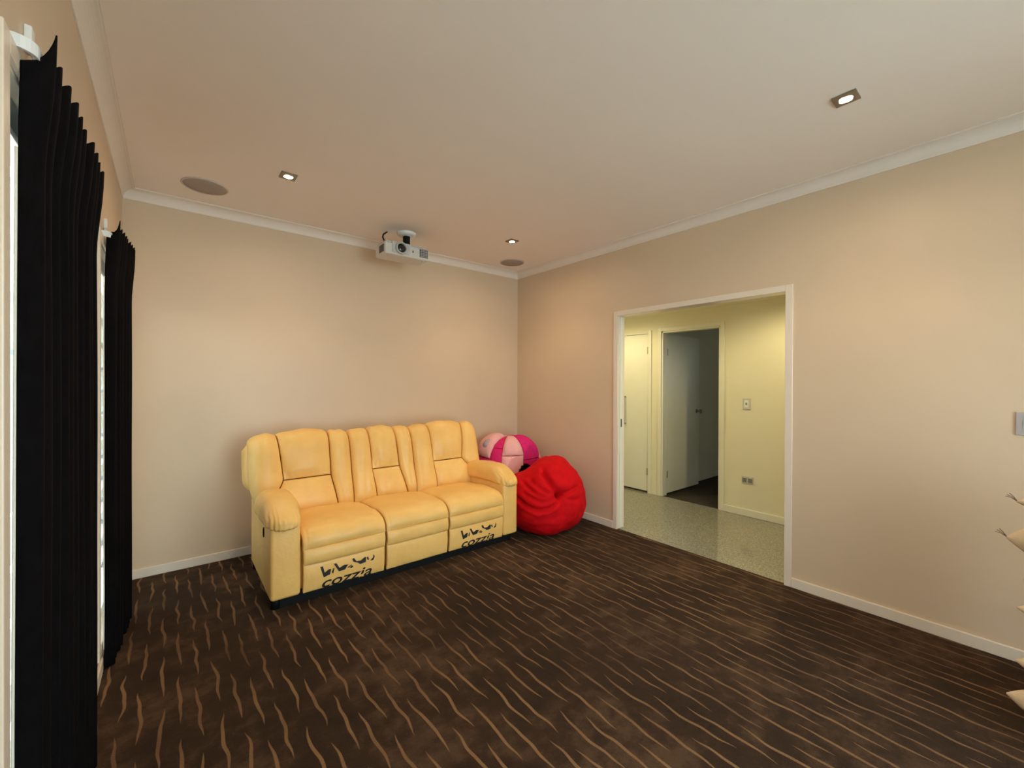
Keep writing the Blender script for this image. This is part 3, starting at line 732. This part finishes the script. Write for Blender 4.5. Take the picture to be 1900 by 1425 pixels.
SIL = [
 [[(0.0, 1.0), (0.045, 1.02), (0.075, 0.42), (0.15, 0.62), (0.19, 0.60), (0.17, 0.15), (0.06, 0.02)], [(0.20, 0.30), (0.235, 0.62), (0.25, 0.60), (0.225, 0.12)]],
 [[(0.24, 0.98), (0.285, 0.98), (0.34, 0.50), (0.43, 0.66), (0.50, 0.60), (0.44, 0.22), (0.33, 0.20)], [(0.49, 0.34), (0.56, 0.52), (0.57, 0.46), (0.50, 0.28)]],
 [[(0.53, 0.28), (0.575, 0.42), (0.60, 0.30), (0.56, 0.18)]],
 [[(0.58, 1.0), (0.615, 1.04), (0.66, 0.70), (0.74, 0.66), (0.82, 0.88), (0.85, 0.84), (0.84, 0.40), (0.73, 0.34), (0.69, 0.52), (0.60, 0.72)]],
 [[(0.86, 0.76), (0.885, 0.86), (0.905, 0.56), (0.88, 0.52)], [(0.93, 0.42), (0.99, 0.66), (1.0, 0.94), (1.02, 0.70), (0.99, 0.40)]]]
for a, b, foot in (SEATS[0], SEATS[2]):
    x0 = a + 0.105; w = 0.365
    polys = [[(x0 + px * w, 0.098 + pz * 0.076) for px, pz in poly] for grp in SIL for poly in grp]
    flat_on_flap('printed_silhouettes', polys, foot, a, b)['label'] = 'black reclining silhouettes printed on the flap'
    flat_on_flap('printed_word', text_polys('cozzia', 0.104, x0 + 0.002, 0.024, 1.36), foot, a, b)['label'] = 'black printed word below the silhouettes'

sofa.location = (1.495 * SK, 3.45 * SK, 0.0568); sofa.scale = (SK, SK, SK)

# ------------------------------------------------------------------ bean bags
CR = Vector((0.776, -0.630, 0)); CF = Vector((0.630, 0.776, 0))      # across and along the room diagonal
def seg_d(p, a, b):
    ax, ay = a; bx, by = b; dx, dy = bx - ax, by - ay
    t = max(0, min(1, ((p[0] - ax) * dx + (p[1] - ay) * dy) / (dx * dx + dy * dy)))
    return math.hypot(p[0] - ax - t * dx, p[1] - ay - t * dy)
def pl_d(p, pts): return min(seg_d(p, a, b) for a, b in zip(pts, pts[1:]))
def red_bag():
    C = Vector((2.835, 2.995, 0.0)); rx, rz = 0.385, 0.325
    V, F = [], []; nu, nv = 144, 84
    K = (0.135, 0.415)
    creases = [([(-0.02, 0.60), (0.03, 0.53), (0.08, 0.46), K], 0.022, 0.050),
               ([K, (0.10, 0.345), (0.02, 0.30), (-0.08, 0.285), (-0.18, 0.315), (-0.27, 0.37)], 0.016, 0.036),
               ([K, (0.04, 0.43), (-0.06, 0.475), (-0.14, 0.53)], 0.016, 0.018), ([K, (0.03, 0.395), (-0.08, 0.42), (-0.20, 0.49)], 0.014, 0.018),
               ([K, (0.05, 0.37), (-0.06, 0.365), (-0.20, 0.42)], 0.014, 0.018),
               ([K, (0.20, 0.425), (0.28, 0.45)], 0.018, 0.028), ([K, (0.16, 0.34), (0.16, 0.22)], 0.020, 0.020), ([K, (0.22, 0.36), (0.30, 0.34)], 0.015, 0.014)]
    ridges = [([(0.12, 0.365), (0.09, 0.315), (0.01, 0.268), (-0.08, 0.252), (-0.17, 0.28), (-0.26, 0.33)], 0.014, 0.014)]
    for j in range(nv + 1):
        ph = -math.pi / 2 + math.pi * j / nv
        for i in range(nu):
            th = 2 * math.pi * i / nu
            d = Vector((math.cos(ph) * math.cos(th), math.cos(ph) * math.sin(th), math.sin(ph)))
            e = 0.84
            q = Vector((math.copysign(abs(d.x) ** e, d.x), math.copysign(abs(d.y) ** e, d.y), math.copysign(abs(d.z) ** e, d.z)))
            p = Vector((q.x * rx, q.y * rx, 0.30 + q.z * rz))
            a = p.dot(CR); depth = p.dot(CF)
            # taller lobe on the right, lower shoulder on the left
            p.z += 0.085 * math.exp(-((a - 0.14) / 0.17) ** 2) * smooth((p.z - 0.30) / 0.3) - 0.045 * smooth((-0.02 - a) / 0.2) * smooth((p.z - 0.3) / 0.3)
            front = smooth((0.12 - depth) / 0.2)
            g = 0
            for pts, w, A in creases: g -= 1.35 * A * math.exp(-(pl_d((a, p.z), pts) / w) ** 2) * front
            for pts, w, A in ridges: g += A * math.exp(-(pl_d((a, p.z), pts) / w) ** 2) * front
            g -= 0.03 * math.exp(-(math.hypot(a - K[0], p.z - K[1]) / 0.05) ** 2) * front
            g += 0.016 * noise.noise(p * 6.0) + 0.007 * noise.noise(Vector((p.x * 16, p.y * 16, p.z * 22)))
            p = p + d * g
            if p.z < 0.004: p.z = 0.004
            V.append(C + p)
    for j in range(nv):
        for i in range(nu): F.append([j * nu + i, j * nu + (i + 1) % nu, (j + 1) * nu + (i + 1) % nu, (j + 1) * nu + i])
    v2 = []
    for v in V:
        y = v.y
        if y > 3.34: y = 3.34 + 0.05 * (1 - math.exp(-(y - 3.34) / 0.05))
        v2.append(Vector((min(v.x, XR - 0.02), y, v.z)))
    o = mobj('bean_bag', v2, F, 'red', None, True, loc=C)
    tag(o, 'slumped crumpled red bean bag on the carpet between sofa and doorway wall', 'bean bag', 'bean bags in the corner')
red_bag()
def pink_bag():
    C = Vector((2.965, 3.70, 0)); root = thing('bean_bag', C, 'pink and magenta plush bean bag behind the red one in the room corner', 'bean bag', 'bean bags in the corner')
    base = math.atan2(-CF.y, -CF.x)            # longitude facing the doorway side of the room
    def ball(lo, la, r=1.0):
        x, y, z = math.cos(la) * math.cos(lo), math.cos(la) * math.sin(lo), math.sin(la)
        e = 0.8
        sg = lambda c: math.copysign(abs(c) ** e, c)
        k = 1 + 0.10 * max(0, math.cos((lo - base) - R(58)))
        return Vector((sg(x) * 0.335 * r, sg(y) * 0.325 * r, 0.41 + sg(z) * 0.405 * r))
    def gore(name, l0, l1, b0, b1, mat, bulge, amp=0.008):
        def f(u, v):
            p = ball(base + R(lerp(l0, l1, u)), R(lerp(b0, b1, v))); return C + Vector((p.x, p.y, max(0.004, p.z)))
        v, fc = pad_vf(f, 24, 28, bulge, 0.03, 2.4, lambda u, v: wr((u * 4 + l0, v * 4, b0), amp))
        v = [Vector((min(q.x, XR - 0.016), max(3.415, min(q.y, YB - 0.016)), max(0.004, q.z))) for q in v]
        return mobj(name, v, fc, mat, root)
    gore('front_panel', -14, 36, -80, 30, 'pink', 0.055)
    gore('front_top_panel', -14, 36, 31, 84, 'pink', 0.045)
    gore('side_panel', 37, 84, 22, 84, 'magenta', 0.05)
    gore('side_panel', 37, 84, -80, 21, 'magenta', 0.055)
    gore('inset_panel', -44, -15, -80, 44, 'magenta', 0.004)
    gore('inset_panel', -44, -15, 45, 84, 'magenta', 0.006)
    gore('ear_panel', -100, -45, 24, 84, 'pink', 0.07)
    gore('ear_panel', -100, -45, -80, 23, 'magenta', 0.04)
    gore('patch', -66, -50, 36, 60, 'greyfelt', 0.076, 0.002)
    for l0, l1, m in ((85, 140, 'pink'), (141, 200, 'magenta'), (201, 259, 'pink')): gore('rear_panel', l0, l1, -80, 84, m, 0.03)
pink_bag()

# ------------------------------------------------------------------ cushions piled at the right wall
def cushion(x, y, z, half, thick, rot, tilt, label, fringe):
    c = thing('throw_cushion', (x, y, z), label, 'cushion', 'beige throw cushions piled by the right wall')
    n = 26; V = []; F = []
    ca, sa = math.cos(rot), math.sin(rot)
    def put(u, v, s):
        e = max(0, 1 - abs(u) ** 4.2) * max(0, 1 - abs(v) ** 4.2)
        h = thick * 0.45 * e ** 0.5 + 0.003
        pin = 1 - 0.05 * (1 - abs(u) ** 2) * abs(v) ** 3; pin2 = 1 - 0.05 * (1 - abs(v) ** 2) * abs(u) ** 3
        lx, ly = u * half * pin2, v * half * pin
        h *= 1 + 0.10 * noise.noise(Vector((u * 3 + x, v * 3 + z, s)))
        lz = s * h + tilt * lx
        return Vector((x + lx * ca - ly * sa, y + lx * sa + ly * ca, z + thick / 2 + lz))
    S = [-math.cos(math.pi * i / n) for i in range(n + 1)]
    for s in (1, -1):
        for v in S:
            for u in S: V.append(put(u, v, s))
    m = (n + 1) ** 2
    for j in range(n):
        for i in range(n):
            a = j * (n + 1) + i; q = [a, a + 1, a + n + 2, a + n + 1]; F.append(q); F.append([k + m for k in q[::-1]])
    ring = list(range(n)) + [j * (n + 1) + n for j in range(n)] + [n * (n + 1) + i for i in range(n, 0, -1)] + [j * (n + 1) for j in range(n, 0, -1)]
    for k in range(len(ring)): a, b = ring[k], ring[(k + 1) % len(ring)]; F.append([b, a, a + m, b + m])
    mobj('cover', V, F, 'cushion', c)
    if fringe:
        for u, v in ((-1, 1), (1, 1), (1, -1), (-1, -1)):
            tv = []; p = put(u, v, 0); d = (p - Vector((x, y, p.z))).normalized()
            for k in range(3):
                t = d.copy(); t.rotate(Matrix.Rotation(R((k - 1) * 18), 3, 'Z')); q = p + t * (0.020 + 0.006 * k) + Vector((0, 0, 0.03 - 0.006 * k)); tv.append(tube_vf([p - d * 0.004, (p + q) / 2 + Vector((0, 0, 0.006)), q], 0.0014, 5))
            tvv, tff = join(*tv); mobj('corner_tassel', tvv, tff, 'fringe', c)
# the tips that reach into view sit at about y = 0.05
def pile(tipx, tipz, thick, label, fringe, half, tilt=0.0, rot=R(45), tipy=0.05):
    r = half * math.sqrt(2)
    cushion(tipx, tipy - r, tipz - thick / 2, half, thick, rot, tilt, label, fringe)
pile(2.80, 0.088, 0.17, 'beige throw cushion lying on the carpet, lowest at the right edge', False, 0.23, tipy=0.056)
pile(2.82, 0.235, 0.125, 'beige throw cushion second from the floor in the pile at the right edge', False, 0.22, tipy=0.032)
pile(2.78, 0.355, 0.115, 'beige throw cushion third from the floor in the pile, hardly in view', False, 0.22, tipy=-0.01)
pile(2.80, 0.470, 0.115, 'beige throw cushion in the middle of the pile at the right edge', False, 0.22, tipy=0.028)
pile(2.82, 0.592, 0.125, 'beige throw cushion just below the two tasselled ones in the pile', False, 0.22, tipy=0.012)
pile(2.80, 0.762, 0.205, 'large tasselled beige throw cushion near the top of the pile at the right edge', True, 0.23, tipy=0.060)
pile(2.80, 0.922, 0.105, 'tasselled beige throw cushion on top of the pile at the right edge', True, 0.22, tipy=0.032)

# ------------------------------------------------------------------ wall plates
def plate(name, x, y, z, w, h, label, cat, mat, extra):
    t = thing(name, (x, y, z), label, cat)
    boxes('face_plate', [((x - 0.008, y - w / 2, z - h / 2), (x, y + w / 2, z + h / 2))], mat, t, 0.002)
    for n, m, a, b, c, d, pr in extra: boxes(n, [((x - 0.008 - pr, y + a, z + c), (x - 0.006, y + b, z + d))], m, t, 0.0012)
plate('light_switch', HX, 1.907, 1.202, 0.078, 0.118, 'small grey light switch on the hall wall right of the open door', 'switch', 'switch',
      [('switch_surround', 'white', -0.022, 0.022, -0.038, 0.038, 0.0015), ('rocker', 'switchdark', -0.008, 0.008, -0.011, 0.013, 0.005)])
plate('power_outlet', HX, 1.893, 0.39, 0.116, 0.074, 'double power outlet low on the hall wall', 'outlet', 'switch',
      [('socket', 'switchdark', 0.008, 0.050, -0.028, 0.018, 0.002), ('socket', 'switchdark', -0.050, -0.008, -0.028, 0.018, 0.002), ('rocker', 'white', 0.022, 0.034, 0.020, 0.030, 0.004), ('rocker', 'white', -0.034, -0.022, 0.020, 0.030, 0.004)])
plate('light_switch', XR, 0.005, 1.221, 0.075, 0.116, 'grey wall switch plate on the right wall above the cushion pile', 'switch', 'plategrey',
      [('rocker', 'switch', -0.012, 0.012, -0.02, 0.02, 0.004)])
